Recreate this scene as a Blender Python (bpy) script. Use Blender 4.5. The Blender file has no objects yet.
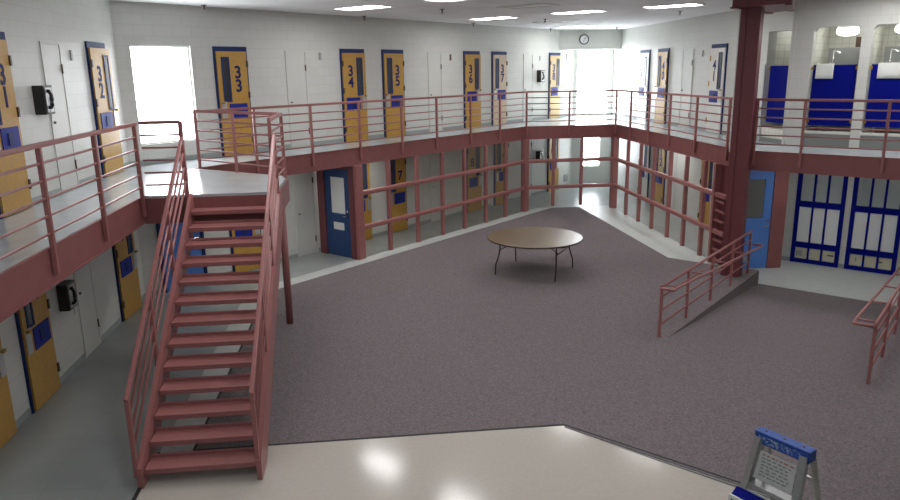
import bpy, math, random
from mathutils import Matrix, Vector
random.seed(4)
S = math.sqrt(.5); F2 = 2.634; CZ = 5.68
SC = bpy.context.scene; COL = SC.collection
def PA(a, n): return (S*(a+n), S*(a-n))          # diagonal coordinates of the plan -> x, y

# ------------------------------------------------------------------ materials
def mat(name, col, rough=.6, metal=0., spec=.5, noise=0., nscale=30., bump=0., bscale=60., emit=None, estr=0., aniso=None):
    m = bpy.data.materials.new(name); m.use_nodes = True
    nt = m.node_tree; b = nt.nodes['Principled BSDF']
    c = (*col, 1)
    b.inputs['Base Color'].default_value = c; b.inputs['Roughness'].default_value = rough
    b.inputs['Metallic'].default_value = metal; b.inputs['Specular IOR Level'].default_value = spec
    if emit: b.inputs['Emission Color'].default_value = (*emit, 1); b.inputs['Emission Strength'].default_value = estr
    if noise or bump: tc = nt.nodes.new('ShaderNodeTexCoord')
    if noise:
        t = nt.nodes.new('ShaderNodeTexNoise'); t.inputs['Scale'].default_value = nscale; t.inputs['Detail'].default_value = 5
        nt.links.new(tc.outputs['Object'], t.inputs['Vector'])
        r = nt.nodes.new('ShaderNodeMapRange'); r.inputs['From Min'].default_value = .3; r.inputs['From Max'].default_value = .7
        r.inputs['To Min'].default_value = 1-noise; r.inputs['To Max'].default_value = 1+noise
        nt.links.new(t.outputs['Fac'], r.inputs['Value'])
        mx = nt.nodes.new('ShaderNodeVectorMath'); mx.operation = 'SCALE'; mx.inputs[0].default_value = col
        nt.links.new(r.outputs['Result'], mx.inputs['Scale']); nt.links.new(mx.outputs['Vector'], b.inputs['Base Color'])
    if bump:
        t2 = nt.nodes.new('ShaderNodeTexNoise'); t2.inputs['Scale'].default_value = bscale; t2.inputs['Detail'].default_value = 3
        nt.links.new(tc.outputs['Object'], t2.inputs['Vector'])
        bp = nt.nodes.new('ShaderNodeBump'); bp.inputs['Strength'].default_value = bump; bp.inputs['Distance'].default_value = .02
        nt.links.new(t2.outputs['Fac'], bp.inputs['Height']); nt.links.new(bp.outputs['Normal'], b.inputs['Normal'])
    return m
def brick(name, c1, c2, mortar, bw, bh, ms, rough, axes='xz', offset=.5, bump=.25, noise=0., spec=.4):
    m = mat(name, c1, rough, spec=spec); nt = m.node_tree; b = nt.nodes['Principled BSDF']
    tc = nt.nodes.new('ShaderNodeTexCoord'); sx = nt.nodes.new('ShaderNodeSeparateXYZ'); cx = nt.nodes.new('ShaderNodeCombineXYZ')
    nt.links.new(tc.outputs['Object'], sx.inputs[0])
    nt.links.new(sx.outputs['X'], cx.inputs['X']); nt.links.new(sx.outputs['Z' if axes == 'xz' else 'Y'], cx.inputs['Y'])
    t = nt.nodes.new('ShaderNodeTexBrick'); t.offset = offset
    t.inputs['Color1'].default_value = (*c1, 1); t.inputs['Color2'].default_value = (*c2, 1); t.inputs['Mortar'].default_value = (*mortar, 1)
    t.inputs['Scale'].default_value = 1; t.inputs['Brick Width'].default_value = bw; t.inputs['Row Height'].default_value = bh
    t.inputs['Mortar Size'].default_value = ms; t.inputs['Mortar Smooth'].default_value = .3
    nt.links.new(cx.outputs[0], t.inputs['Vector'])
    src = t.outputs['Color']
    if noise:
        n = nt.nodes.new('ShaderNodeTexNoise'); n.inputs['Scale'].default_value = 1.3; n.inputs['Detail'].default_value = 6
        nt.links.new(tc.outputs['Object'], n.inputs['Vector'])
        r = nt.nodes.new('ShaderNodeMapRange'); r.inputs['From Min'].default_value = .3; r.inputs['From Max'].default_value = .7
        r.inputs['To Min'].default_value = 1-noise; r.inputs['To Max'].default_value = 1+noise
        nt.links.new(n.outputs['Fac'], r.inputs['Value'])
        v = nt.nodes.new('ShaderNodeVectorMath'); v.operation = 'SCALE'
        nt.links.new(src, v.inputs[0]); nt.links.new(r.outputs['Result'], v.inputs['Scale']); src = v.outputs['Vector']
    nt.links.new(src, b.inputs['Base Color'])
    if bump:
        bp = nt.nodes.new('ShaderNodeBump'); bp.inputs['Strength'].default_value = bump; bp.inputs['Distance'].default_value = .01; bp.invert = True
        nt.links.new(t.outputs['Fac'], bp.inputs['Height']); nt.links.new(bp.outputs['Normal'], b.inputs['Normal'])
    return m
def emis(name, col, s):
    return mat(name, (.8, .8, .8), .5, emit=col, estr=s)

CMU = brick('painted block', (.60, .612, .575), (.625, .635, .60), (.545, .555, .525), .406, .203, .006, .42, bump=.12, spec=.35)
TILE = brick('white shower tile', (.74, .74, .66), (.76, .76, .69), (.55, .55, .5), .15, .15, .006, .25, offset=0)
CEIL = brick('acoustic tile', (.82, .82, .83), (.85, .85, .86), (.70, .70, .71), 1.22, .61, .006, .85, axes='xy', offset=0, noise=.05)
GREY = brick('grey vinyl floor', (.30, .326, .317), (.327, .35, .342), (.265, .287, .278), .61, .61, .004, .30, axes='xy', offset=0, bump=0, noise=.10)
GREYT = mat('grey painted walkway', (.46, .50, .52), .20, noise=.07, nscale=2.5)
BORDER = mat('pale floor border', (.54, .57, .545), .4, noise=.05, nscale=6)
BEIGE = mat('beige linoleum', (.52, .485, .43), .13, noise=.035, nscale=25, spec=.36)
CARPET = mat('mauve grey carpet', (.207, .179, .186), .95, spec=.1, noise=.30, nscale=45, bump=.5, bscale=240)
BLACKSTRIP = mat('black edge strip', (.015, .015, .015), .6)
RED = mat('dusty red paint', (.335, .134, .128), .38, noise=.08, nscale=30)
FRED = mat('dusty red fascia paint', (.250, .090, .089), .45, noise=.09, nscale=5)
CRED = mat('maroon column paint', (.165, .046, .054), .40, noise=.06, nscale=8)
WHITEUNDER = mat('white soffit paint', (.62, .62, .58), .6)
YEL = mat('ochre door laminate', (.485, .278, .053), .42, noise=.06, nscale=14)
BLUE = mat('blue frame paint', (.010, .028, .125), .55, spec=.25)
PORT = mat('bright blue port paint', (.008, .022, .26), .55, spec=.25, noise=.12, nscale=40)
NAVY = mat('royal blue panel', (.001, .005, .19), .7, spec=.1)
DBLUE = mat('blue steel door', (.085, .22, .60), .42, noise=.08, nscale=30)
DBLUE2 = mat('dark blue steel door', (.016, .058, .18), .42, noise=.25, nscale=60)
GLASSD = mat('dark door glass', (.04, .045, .05), .12, spec=.6)
GREYGL = mat('grey door glass', (.15, .155, .15), .15, spec=.6)
STEEL = mat('brushed steel', (.52, .53, .53), .38, metal=.7)
ALU = mat('ladder aluminium', (.45, .46, .45), .42, metal=.75, noise=.08, nscale=40)
BRASS = mat('brass hinge', (.42, .27, .06), .35, metal=.7)
BRONZE = mat('bronze hinge', (.10, .065, .04), .45, metal=.4)
GLARE_TAN = mat('pale glare tinted door laminate', (.60, .47, .34), .35, noise=.05, nscale=14)  # ochre leaf made paler; its glare is painted into this colour
GLARE_TAN2 = mat('glare tinted door laminate', (.56, .40, .17), .38, noise=.05, nscale=14)  # lighter copy of the ochre leaf, with painted glare
WHITED = mat('white door paint', (.60, .61, .575), .42)
WHITEP = mat('white panel', (.78, .80, .80), .4)
CREAM = mat('cream panel', (.62, .60, .44), .5)
TOWEL = mat('white towel', (.74, .76, .73), .95, spec=.1, bump=.4, bscale=150)
BLACK = mat('black plastic', (.014, .012, .012), .35)
CHROME = mat('chrome', (.75, .76, .78), .12, metal=1)
WOODTOP = mat('brown laminate top', (.15, .098, .048), .30, noise=.03, nscale=3, spec=.55)
DKMETAL = mat('dark brown steel', (.035, .027, .024), .4, metal=.4)
LBLUE = mat('ladder blue plastic', (.010, .07, .34), .45, noise=.25, nscale=70)
LABELM = mat('silver label', (.55, .56, .54), .4, noise=.08, nscale=30)
INK = mat('dark print', (.05, .05, .05), .7)
INKB = mat('navy numeral paint', (.006, .012, .11), .6, spec=.2)
INKG = mat('faded print', (.20, .20, .20), .7)
INKR = mat('red print', (.30, .08, .06), .7)
PARTG = mat('grey partition', (.30, .31, .30), .35, metal=.3)
CURBG = mat('grey curb paint', (.20, .215, .205), .6)
BASEG = mat('grey base paint', (.33, .36, .355), .5)
GREYPL = mat('grey plate', (.34, .35, .35), .5)
LAMP = emis('lit diffuser', (1, .98, .98), 12.)
LAMP2 = emis('lit soffit diffuser', (1, .98, .95), 9.)
DOME = emis('lit dome', (1, 1, .97), 4.2)
DAY = emis('daylit frosted glazing', (.93, .96, 1.0), 7.)
DAY2 = emis('daylit far glazing', (.90, .95, 1.0), 12.)
def speck():
    m = mat('worn pale print on blue', (.015, .10, .46), .5); nt = m.node_tree; b = nt.nodes['Principled BSDF']
    tc = nt.nodes.new('ShaderNodeTexCoord'); n = nt.nodes.new('ShaderNodeTexNoise'); n.inputs['Scale'].default_value = 55; n.inputs['Detail'].default_value = 3
    rp = nt.nodes.new('ShaderNodeValToRGB'); rp.color_ramp.elements[0].position = .52; rp.color_ramp.elements[0].color = (.015, .09, .42, 1); rp.color_ramp.elements[1].position = .62; rp.color_ramp.elements[1].color = (.36, .44, .55, 1)
    nt.links.new(tc.outputs['Object'], n.inputs['Vector']); nt.links.new(n.outputs['Fac'], rp.inputs[0]); nt.links.new(rp.outputs[0], b.inputs['Base Color']); return m
SPECK = speck()
def panemat():
    m = bpy.data.materials.new('scratched grey glazing'); m.use_nodes = True; nt = m.node_tree
    for n in list(nt.nodes): nt.nodes.remove(n)
    o = nt.nodes.new('ShaderNodeOutputMaterial'); t = nt.nodes.new('ShaderNodeBsdfTransparent'); t.inputs[0].default_value = (.965, .965, .945, 1)
    g = nt.nodes.new('ShaderNodeBsdfPrincipled'); g.inputs['Base Color'].default_value = (.40, .40, .38, 1); g.inputs['Roughness'].default_value = .35
    mx = nt.nodes.new('ShaderNodeMixShader'); mx.inputs[0].default_value = .08
    nt.links.new(t.outputs[0], mx.inputs[1]); nt.links.new(g.outputs[0], mx.inputs[2]); nt.links.new(mx.outputs[0], o.inputs[0]); return m
PANE = panemat()

# ------------------------------------------------------------------ mesh helpers
class MB:
    def __init__(s): s.v = []; s.f = []
    def add(s, v, f):
        o = len(s.v); s.v += [tuple(p) for p in v]; s.f += [tuple(i+o for i in q) for q in f]; return s
    def box(s, x0, x1, y0, y1, z0, z1):
        return s.add([(x0,y0,z0),(x1,y0,z0),(x1,y1,z0),(x0,y1,z0),(x0,y0,z1),(x1,y0,z1),(x1,y1,z1),(x0,y1,z1)],
                     [(0,3,2,1),(4,5,6,7),(0,1,5,4),(1,2,6,5),(2,3,7,6),(3,0,4,7)])
    def prism(s, poly, z0, z1):
        a = sum(poly[i][0]*poly[(i+1)%len(poly)][1]-poly[(i+1)%len(poly)][0]*poly[i][1] for i in range(len(poly)))
        if a < 0: poly = poly[::-1]
        n = len(poly)
        return s.add([(x,y,z0) for x,y in poly]+[(x,y,z1) for x,y in poly],
                     [tuple(range(n))[::-1], tuple(range(n,2*n))]+[(i,(i+1)%n,n+(i+1)%n,n+i) for i in range(n)])
    def prism_x(s, poly, x0, x1):                       # polygon in y,z extruded along x
        a = sum(poly[i][0]*poly[(i+1)%len(poly)][1]-poly[(i+1)%len(poly)][0]*poly[i][1] for i in range(len(poly)))
        if a < 0: poly = poly[::-1]
        n = len(poly)
        return s.add([(x0,y,z) for y,z in poly]+[(x1,y,z) for y,z in poly],
                     [tuple(range(n))[::-1], tuple(range(n,2*n))]+[(i,(i+1)%n,n+(i+1)%n,n+i) for i in range(n)])
    def prism_y(s, poly, y0, y1):                       # polygon in x,z extruded along y
        a = sum(poly[i][0]*poly[(i+1)%len(poly)][1]-poly[(i+1)%len(poly)][0]*poly[i][1] for i in range(len(poly)))
        if a > 0: poly = poly[::-1]
        n = len(poly)
        return s.add([(x,y0,z) for x,z in poly]+[(x,y1,z) for x,z in poly],
                     [tuple(range(n))[::-1], tuple(range(n,2*n))]+[(i,(i+1)%n,n+(i+1)%n,n+i) for i in range(n)])
    def tube(s, pts, r, n=10):
        P = [Vector(p) for p in pts]; rings = []
        for i, p in enumerate(P):
            d = (P[min(i+1,len(P)-1)]-P[max(i-1,0)]).normalized()
            u = d.cross(Vector((0,0,1)));
            if u.length < .05: u = Vector((1,0,0))
            u.normalize(); w = d.cross(u)
            rings.append([p+u*(r*math.cos(2*math.pi*k/n))+w*(r*math.sin(2*math.pi*k/n)) for k in range(n)])
        v = [q for g in rings for q in g]; f = []
        for i in range(len(P)-1):
            for k in range(n): f.append((i*n+k, i*n+(k+1)%n, (i+1)*n+(k+1)%n, (i+1)*n+k))
        f.append(tuple(range(n))[::-1]); f.append(tuple(range((len(P)-1)*n, len(P)*n)))
        return s.add(v, f)
    def bar(s, a, b, w, h):                             # rectangular bar, width across, height up
        a = Vector(a); b = Vector(b); d = (b-a).normalized(); u = d.cross(Vector((0,0,1)))
        if u.length < .05: u = Vector((1,0,0))
        u.normalize(); t = u.cross(d)
        v = []
        for p in (a, b):
            for su, st in ((-1,-1),(1,-1),(1,1),(-1,1)): v.append(p+u*(su*w/2)+t*(st*h/2))
        return s.add(v, [(0,3,2,1),(4,5,6,7),(0,1,5,4),(1,2,6,5),(2,3,7,6),(3,0,4,7)])
    def disc(s, r, z0, z1, n=64, cx=0, cy=0):
        return s.prism([(cx+r*math.cos(2*math.pi*k/n), cy+r*math.sin(2*math.pi*k/n)) for k in range(n)], z0, z1)
    def lathe(s, prof, n=24, c=(0,0,0)):
        v = [(c[0]+r*math.cos(2*math.pi*k/n), c[1]+r*math.sin(2*math.pi*k/n), c[2]+z) for r,z in prof for k in range(n)]; f = []
        for i in range(len(prof)-1):
            for k in range(n): f.append((i*n+k, i*n+(k+1)%n, (i+1)*n+(k+1)%n, (i+1)*n+k))
        f.append(tuple(range(n))[::-1]); f.append(tuple(range((len(prof)-1)*n, len(prof)*n)))
        return s.add(v, f)
    def build(s, name, m, parent=None, loc=(0,0,0), rz=0, bevel=0, smooth=False):
        me = bpy.data.meshes.new(name); me.from_pydata(s.v, [], s.f); me.validate(); me.update(); me.materials.append(m)
        o = bpy.data.objects.new(name, me); COL.objects.link(o); o.location = loc; o.rotation_euler = (0,0,rz)
        if parent: o.parent = parent
        if smooth:
            for p in me.polygons: p.use_smooth = len(p.vertices) == 4
        if bevel:
            b = o.modifiers.new('edge', 'BEVEL'); b.width = bevel; b.segments = 2; b.limit_method = 'ANGLE'
        return o
def B(*a): return MB().box(*a)
def tag(o, label=None, cat=None, group=None, kind=None):
    for k, v in (('label',label),('category',cat),('group',group),('kind',kind)):
        if v: o[k] = v
    return o
def thing(name, label, cat, loc=(0,0,0), rz=0, group=None, kind=None):
    o = bpy.data.objects.new(name, None); COL.objects.link(o); o.location = loc; o.rotation_euler = (0,0,rz); o.empty_display_size = .1
    return tag(o, label, cat, group, kind)
def struct(name, mb, m, label, cat, loc=(0,0,0), rz=0, bevel=0):
    return tag(mb.build(name, m, None, loc, rz, bevel), label, cat, None, 'structure')
def copy_tree(o, parent=None):
    c = o.copy(); COL.objects.link(c)
    if parent: c.parent = parent
    for ch in list(o.children): copy_tree(ch, c)
    return c
def text(body, size, m, name, parent, at, thick=.004, bold=.0, depth_axis='wall', rot=None):
    cu = bpy.data.curves.new(name, 'FONT'); cu.body = body; cu.size = size; cu.extrude = thick/2; cu.offset = bold
    cu.align_x = 'CENTER'; cu.align_y = 'CENTER'; cu.resolution_u = 4
    t = bpy.data.objects.new(name, cu); COL.objects.link(t)
    bpy.context.view_layer.update(); dg = bpy.context.evaluated_depsgraph_get()
    me = bpy.data.meshes.new_from_object(t.evaluated_get(dg)); bpy.data.objects.remove(t); bpy.data.curves.remove(cu)
    me.materials.clear(); me.materials.append(m)
    if depth_axis == 'wall':
        for v in me.vertices: x, y, z = v.co; v.co = (x+at[0], at[1]-z, y+at[2])
    else:
        for v in me.vertices: v.co = rot @ v.co + Vector(at)
    o = bpy.data.objects.new(name, me); COL.objects.link(o); o.parent = parent; return o
R45 = math.radians(45); R90 = math.radians(90)
# the wall frames: origin and turn; local x runs to the right along the wall, y into it, z up
FA = ((-13.45*S, 13.45*S, 0), R45); FC = ((-4.62, 0, 0), R90); FB = ((9.1, 0, 0), -R90); FM = ((0, 25.85, 0), 0); FE = ((17.05*S, 17.05*S, 0), -R45)
FEL = ((18.4*S, 18.4*S, 0), -R45)
def at(fr, x, y=0, z=0):
    (ox, oy, oz), r = fr; c, s = math.cos(r), math.sin(r); return (ox+c*x-s*y, oy+s*x+c*y, oz+z)
def panel(x0, x1, z0, z1, holes=(), t=.2):
    m = MB(); xs = sorted({x0, x1, *[h[0] for h in holes], *[h[1] for h in holes]}); zs = sorted({z0, z1, *[h[2] for h in holes], *[h[3] for h in holes]})
    for a, b in zip(xs, xs[1:]):
        lo = None
        for c, d in zip(zs, zs[1:]):
            hole = any(h[0] <= a+1e-6 and b <= h[1]+1e-6 and h[2] <= c+1e-6 and d <= h[3]+1e-6 for h in holes)
            if hole:
                if lo is not None: m.box(a, b, 0, t, lo, c); lo = None
            elif lo is None: lo = c
        if lo is not None: m.box(a, b, 0, t, lo, z1)
    return m

# ------------------------------------------------------------------ the room shell
struct('wall_left', panel(-3, 14.40, 0, CZ), CMU, 'white block wall along the left walkway', 'wall', *FC)
struct('wall_back', panel(6.75, 24.18, 0, CZ, [(7.21, 8.47, F2+.39, F2+2.27)]), CMU, 'long white block wall with doors 33 to 38', 'wall', *FA)
struct('wall_right', panel(-26.8, -15.0, 0, CZ, [(-16.06, -15.15, F2+.12, F2+2.45), (-15.6, -15.0, 0, F2-.34)]), CMU, 'white block wall right of the clock', 'wall', *FB)
struct('wall_end', MB().box(6.84, 9.1, 0, .75, F2+2.37, CZ), CMU, 'short wall above the bright alcove carrying the clock', 'wall', *FM)
win = [(7.95, 8.68, .72, 2.20), (7.72, 8.92, F2+.06, F2+2.33)]  # upper sill lowered so the window's bloom reaches the floor
struct('wall_alcove', panel(7.5, 9.3, 0, CZ, win), CMU, 'end wall of the bright alcove below the clock', 'wall', (0, 26.6, 0), 0)
o1 = (-3.82, -2.92, F2+.30, F2+2.47); o2 = (-2.73, -1.83, F2+.30, F2+2.47); o3 = (-1.64, -.74, F2+.30, F2+2.47)
we = panel(-4.25, 13.5, F2-.02, CZ, [o1, o2, o3], .22)
for a, b, c, d in (o1, o2, o3):                          # clipped upper corners of the stall openings
    for x, sg in ((a, 1), (b, -1)):
        we.prism_y([(x, d), (x+sg*.07, d), (x, d-.09)], 0, .22)
struct('wall_shower', we, CMU, 'white block wall with shower stall openings on upper level', 'wall', *FE)
p1 = (-4.13, -3.08, -.3, 2.32); p2 = (-2.95, -1.92, -.3, 2.32)
struct('wall_lower', panel(-5.2, 13.5, -.3, 2.40, [p1, p2]), CMU, 'white block wall around the blue framed shower screens below', 'wall', *FEL)
struct('wall_near', MB().box(-4.82, 9, -3.2, -3, -.3, CZ), CMU, 'white block wall behind the viewpoint', 'wall')
struct('wall_far', MB().prism([(9, -3.2), (21.8, 2.8), (21.6, 3.0), (8.9, -3)], -.3, CZ), CMU, 'white block wall closing the room out of view', 'wall')
struct('ceiling', MB().box(0, 26, -14.2, 14.2, CZ, CZ+.12), CEIL, 'pale grey acoustic tile ceiling', 'ceiling', (0, 0, 0), R45)

gf = [(-4.62,-3), (-4.62,14.40), PA(24.2,-13.45), (7.5,26.6), (9.1,26.6), (9.1,15.5), PA(15.95,-5.4), PA(15.95,-4.42), PA(10.93,-4.42), PA(10.93,-1.22), PA(15.95,-1.22), PA(15.95,13.4), (8.9,-3)]
fl = MB()
fl.prism([(-4.62,-3), (-4.62,7.98), (-2.62,7.98), (-2.62,-3)], -.12, 0)
fl.prism([(-4.62,7.98), (-4.62,14.40), (-2.2,16.82), (-2.2,7.98)], -.12, 0)
fl.prism([(-2.2,7.98), (-2.2,16.82), (2.26,21.28), (2.26,7.98)], -.12, 0)
fl.prism([(2.26,7.98), (2.26,21.28), (7.5,26.6), (7.5,22), PA(10.93,-5.5)], -.12, 0)
fl.prism([(7.5,22), (7.5,26.62), (9.1,26.62), (9.1,15.5), PA(15.95,-5.5)], -.12, 0)
fl.prism([PA(10.93,-5.5), (7.5,22), PA(15.95,-5.5)], -.12, 0)
fl.prism([PA(10.93,-5.5), PA(15.95,-5.5), PA(15.95,-4.42), PA(10.93,-4.42)], -.12, 0)
fl.prism([PA(10.93,-5.5), PA(10.93,13.4), PA(7.18,13.4), PA(7.18,-4.0)], -.12, 0)
fl.prism([PA(10.93,-1.22), PA(15.95,-1.22), PA(15.95,13.4), PA(10.93,13.4)], -.12, 0)
struct('floor', fl, GREY, 'grey floor of the lower walkways', 'floor')
struct('floor_low', MB().prism([PA(15.9,-5.6), PA(15.9,13.5), PA(18.5,13.5), PA(18.5,-5.6)], -.42, -.30), BORDER, 'grey floor beside the shower screens below the ramp', 'floor')
bd = MB().prism([(-2.63,7.98), (-2.63,14.48), (-2.2,14.2), (-2.2,7.98)], 0, .004)
bd.prism([(-2.63,14.48), (4.75,21.87), (5.3,22.35), (5.6,22.0), (-2.2,14.2)], 0, .004).prism([(5.3,22.35), (7.65,22.35), (7.70,14.75), (7.55,14.7), (6.6,15.5), (6.5,22.0), (5.6,22.0)], 0, .004)
struct('floor_border', bd, BORDER, 'pale border strip around the carpet', 'floor')
carpet = MB().prism([(-2.24,8.0), (-2.24,14.3), (5.72,22.26), (6.64,22.26), (6.83,15.62), PA(15.84,-4.95), PA(15.95,-4.3), PA(15.95,-4.18), PA(10.93,-4.18), PA(10.93,-1.22), PA(15.95,-1.22), PA(15.95,9), PA(7.2,9), PA(7.2,-4.0), (2.26,7.98)], 0, .010)
struct('floor_carpet', carpet, CARPET, 'large mauve grey carpet of the day room', 'carpet')
rp = MB()
a0, a1 = 10.93, 15.95
q = [PA(a0,-4.18), PA(a0,-1.22), PA(a1,-1.22), PA(a1,-4.18)]
rp.add([(*q[0],.01),(*q[1],.01),(*q[2],-.29),(*q[3],-.29),(*q[0],-.15),(*q[1],-.15),(*q[2],-.45),(*q[3],-.45)], [(0,1,2,3),(7,6,5,4),(0,4,5,1),(1,5,6,2),(2,6,7,3),(3,7,4,0)])
struct('floor_ramp', rp, CARPET, 'carpeted ramp sloping down between the red handrails', 'ramp')
cw = MB(); 
for n0, n1 in ((-4.42, -4.18), (-1.22, -1.0)): cw.prism([PA(a0,n0), PA(a0,n1), PA(a1,n1), PA(a1,n0)], -.31, .0101)
cw.prism([PA(a1-.02,-1.22), PA(a1,-1.22), PA(a1,9), PA(a1-.02,9)], -.31, .0)
struct('trim_ramp', cw, CARPET, 'carpeted curbs either side of the ramp', 'curb')
bz = MB(); bpl = [(-2.62,-2.9), (8.9,-2.9), PA(7.20,9), PA(7.20,-4.0), (2.27,7.985), (-2.62,7.985)]   # falls one degree towards the near side, tilted so lamp reflections land farther off
def bzz(y): return .008-(7.97-y)*.020
nb = len(bpl); bz.add([(x,y,bzz(y)-.1) for x,y in bpl]+[(x,y,bzz(y)) for x,y in bpl], [tuple(range(nb))[::-1], tuple(range(nb,2*nb))]+[(i,(i+1)%nb,nb+(i+1)%nb,nb+i) for i in range(nb)])
struct('floor_beige', bz, BEIGE, 'glossy beige floor in the foreground', 'floor')
bs = MB()
for a, b in (((-2.24,7.99),(2.27,7.99)), ((2.27,7.99),PA(7.2,9)), ((-2.63,-2.9),(-2.63,7.99)), ((-2.23,8),(-2.23,14.3))):
    bs.bar((*a,-.010), (*b,-.006), .034, .040)
struct('trim_edge', bs, BLACKSTRIP, 'thin black edging between carpet and beige floor', 'trim')

# upper walkway: slab, fascias
rA = 12.1; CA = (-3.30, -3.30+rA/S); AM = (21.9-rA/S, 21.9); MBc = (7.65, 21.9); BE = (7.65, 15.45/S-7.65)
slab = MB()
slab.prism([(-4.6,-3), (-3.33,-3), (-3.33,CA[1]+.02), (-4.6,14.36)], F2-.3, F2)
slab.prism([(-4.6,14.36), (-3.33,CA[1]+.02), (AM[0]-.02,21.92), PA(24.1,-13.4)], F2-.3, F2)
slab.prism([PA(24.1,-13.4), (AM[0]-.02,21.92), (7.67,21.92), (9.1,26.6), (7.6,26.6)], F2-.3, F2)
slab.prism([(9.1,26.6), (7.67,21.92), (7.67,BE[1]+.02), (9.1,15.0)], F2-.3, F2)
slab.prism([(9.1,15.0), (7.67,BE[1]+.02), PA(15.47,13.4), PA(19.2,13.4), PA(19.2,-6.3), (9.12,16.5)], F2-.3, F2)
slab.prism([(-4.6,-3), (-4.6,1), (8.8,1), (8.8,-3)], F2-.31, F2-.01)
struct('floor_upper', slab, GREYT, 'grey painted floor of the upper walkway', 'walkway')
so = MB()
so.prism([(9.1,15.0), (7.67,BE[1]+.02), PA(15.47,13.4), PA(19.2,13.4), PA(19.2,-6.3), (9.12,16.5)], F2-.34, F2-.3)
so.prism([(9.1,26.0), (7.67,21.92), (7.67,BE[1]+.02), (9.1,15.0)], F2-.34, F2-.3)
so.prism([(-4.61,-2.9), (-3.34,-2.9), (-3.34,CA[1]), (-4.61,14.3)], F2-.34, F2-.3)
so.prism([(-4.6,14.3), (-3.34,CA[1]), (AM[0],21.94), PA(24.0,-13.4)], F2-.34, F2-.3)
struct('ceiling_soffit', so, WHITEUNDER, 'white underside of the upper walkway', 'ceiling')
def fascia(n, fr, x0, x1, label):
    m = B(x0, x1, 0, .03, F2-.385, F2+.012)
    m.box(x0, x1, -.012, 0, F2-.385, F2-.365).box(x0, x1, -.012, 0, F2-.008, F2+.012)
    struct('trim_%d' % n, m, FRED, label, 'fascia', *fr)
GC = ((-3.30,0,0), R90); GA = ((-rA*S, rA*S, 0), R45); GM = ((0,21.9,0), 0); GB = ((7.65,0,0), -R90); GE = ((15.45*S,15.45*S,0), -R45)
aCA = S*sum(CA); aAM = S*sum(AM); nBE = S*(BE[0]-BE[1])
fascia(1, GC, -3, CA[1], 'dusty red fascia beam of the left walkway')
fascia(2, GA, aCA, aAM, 'dusty red fascia beam below doors 33 to 37')
fascia(3, GM, AM[0], 7.65, 'short dusty red fascia beam below the bright alcove')
fascia(4, GB, -21.9, -BE[1], 'dusty red fascia beam left of the maroon column')
fascia(5, GE, nBE, 13, 'dusty red fascia beam right of the maroon column')

# grey base course
def base(n, fr, segs, z, label):
    m = MB()
    for a, b in segs: m.box(a, b, -.006, 0, z, z+.10)
    struct('baseboard_%s' % n, m, BASEG, label, 'baseboard', *fr)
base('left', FC, [(-3,7.9),(8.7,9.3),(10.15,11.18),(11.9,12.92),(13.8,14.4)], 0, 'grey base band on the lower left wall')
base('left_upper', FC, [(-3,9.3),(10.15,11.18),(11.9,12.92),(13.8,14.4)], F2, 'grey base band on the upper left wall')
base('back', FA, [(6.75,7.28),(8.32,8.97),(9.81,10.83),(11.5,12.5),(13.36,13.98),(14.83,15.84),(16.45,17.47),(18.31,18.92),(19.77,20.75),(21.37,22.37),(23.17,24)], 0, 'grey base band on the lower back wall')
base('back_upper', FA, [(6.75,8.97),(9.81,10.83),(11.5,12.5),(13.36,13.98),(14.83,15.84),(16.45,17.47),(18.31,18.92),(19.77,20.75),(21.37,22.37),(23.17,24)], F2, 'grey base band on the upper back wall')
base('right_upper', FB, [(-26.5,-23.94),(-23.03,-22.4),(-21.53,-20.6),(-19.87,-18.8),(-17.9,-15.0)], F2, 'grey base band on the upper right wall')
base('shower_lower', FEL, [(-4.9,-4.13),(-3.08,-2.95),(-1.92,6)], -.3, 'grey base band beside the shower screens')

# ------------------------------------------------------------------ windows
def window(n, fr, h, m, label, dv=2):
    x0, x1, z0, z1 = h
    o = thing('window_%d' % n, label, 'window', at(fr, x0, .06, z0), fr[1], None, 'structure')
    w, hh = x1-x0, z1-z0
    B(.03, w-.03, .05, .07, .03, hh-.03).build('window_pane', m, o)
    f = MB().box(0, .03, .0, .08, 0, hh).box(w-.03, w, 0, .08, 0, hh).box(.03, w-.03, 0, .08, 0, .03).box(.03, w-.03, 0, .08, hh-.03, hh)
    f.build('window_frame', WHITED, o)
window(1, FA, (7.21, 8.47, F2+.39, F2+2.27), DAY, 'tall blown-out bright window between doors 32 and 33')
window(2, ((0,26.6,0),0), win[1], DAY2, 'dazzling upper window at the end below the clock')
window(3, ((0,26.6,0),0), win[0], DAY2, 'bright lower window seen through the far red grid')

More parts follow.
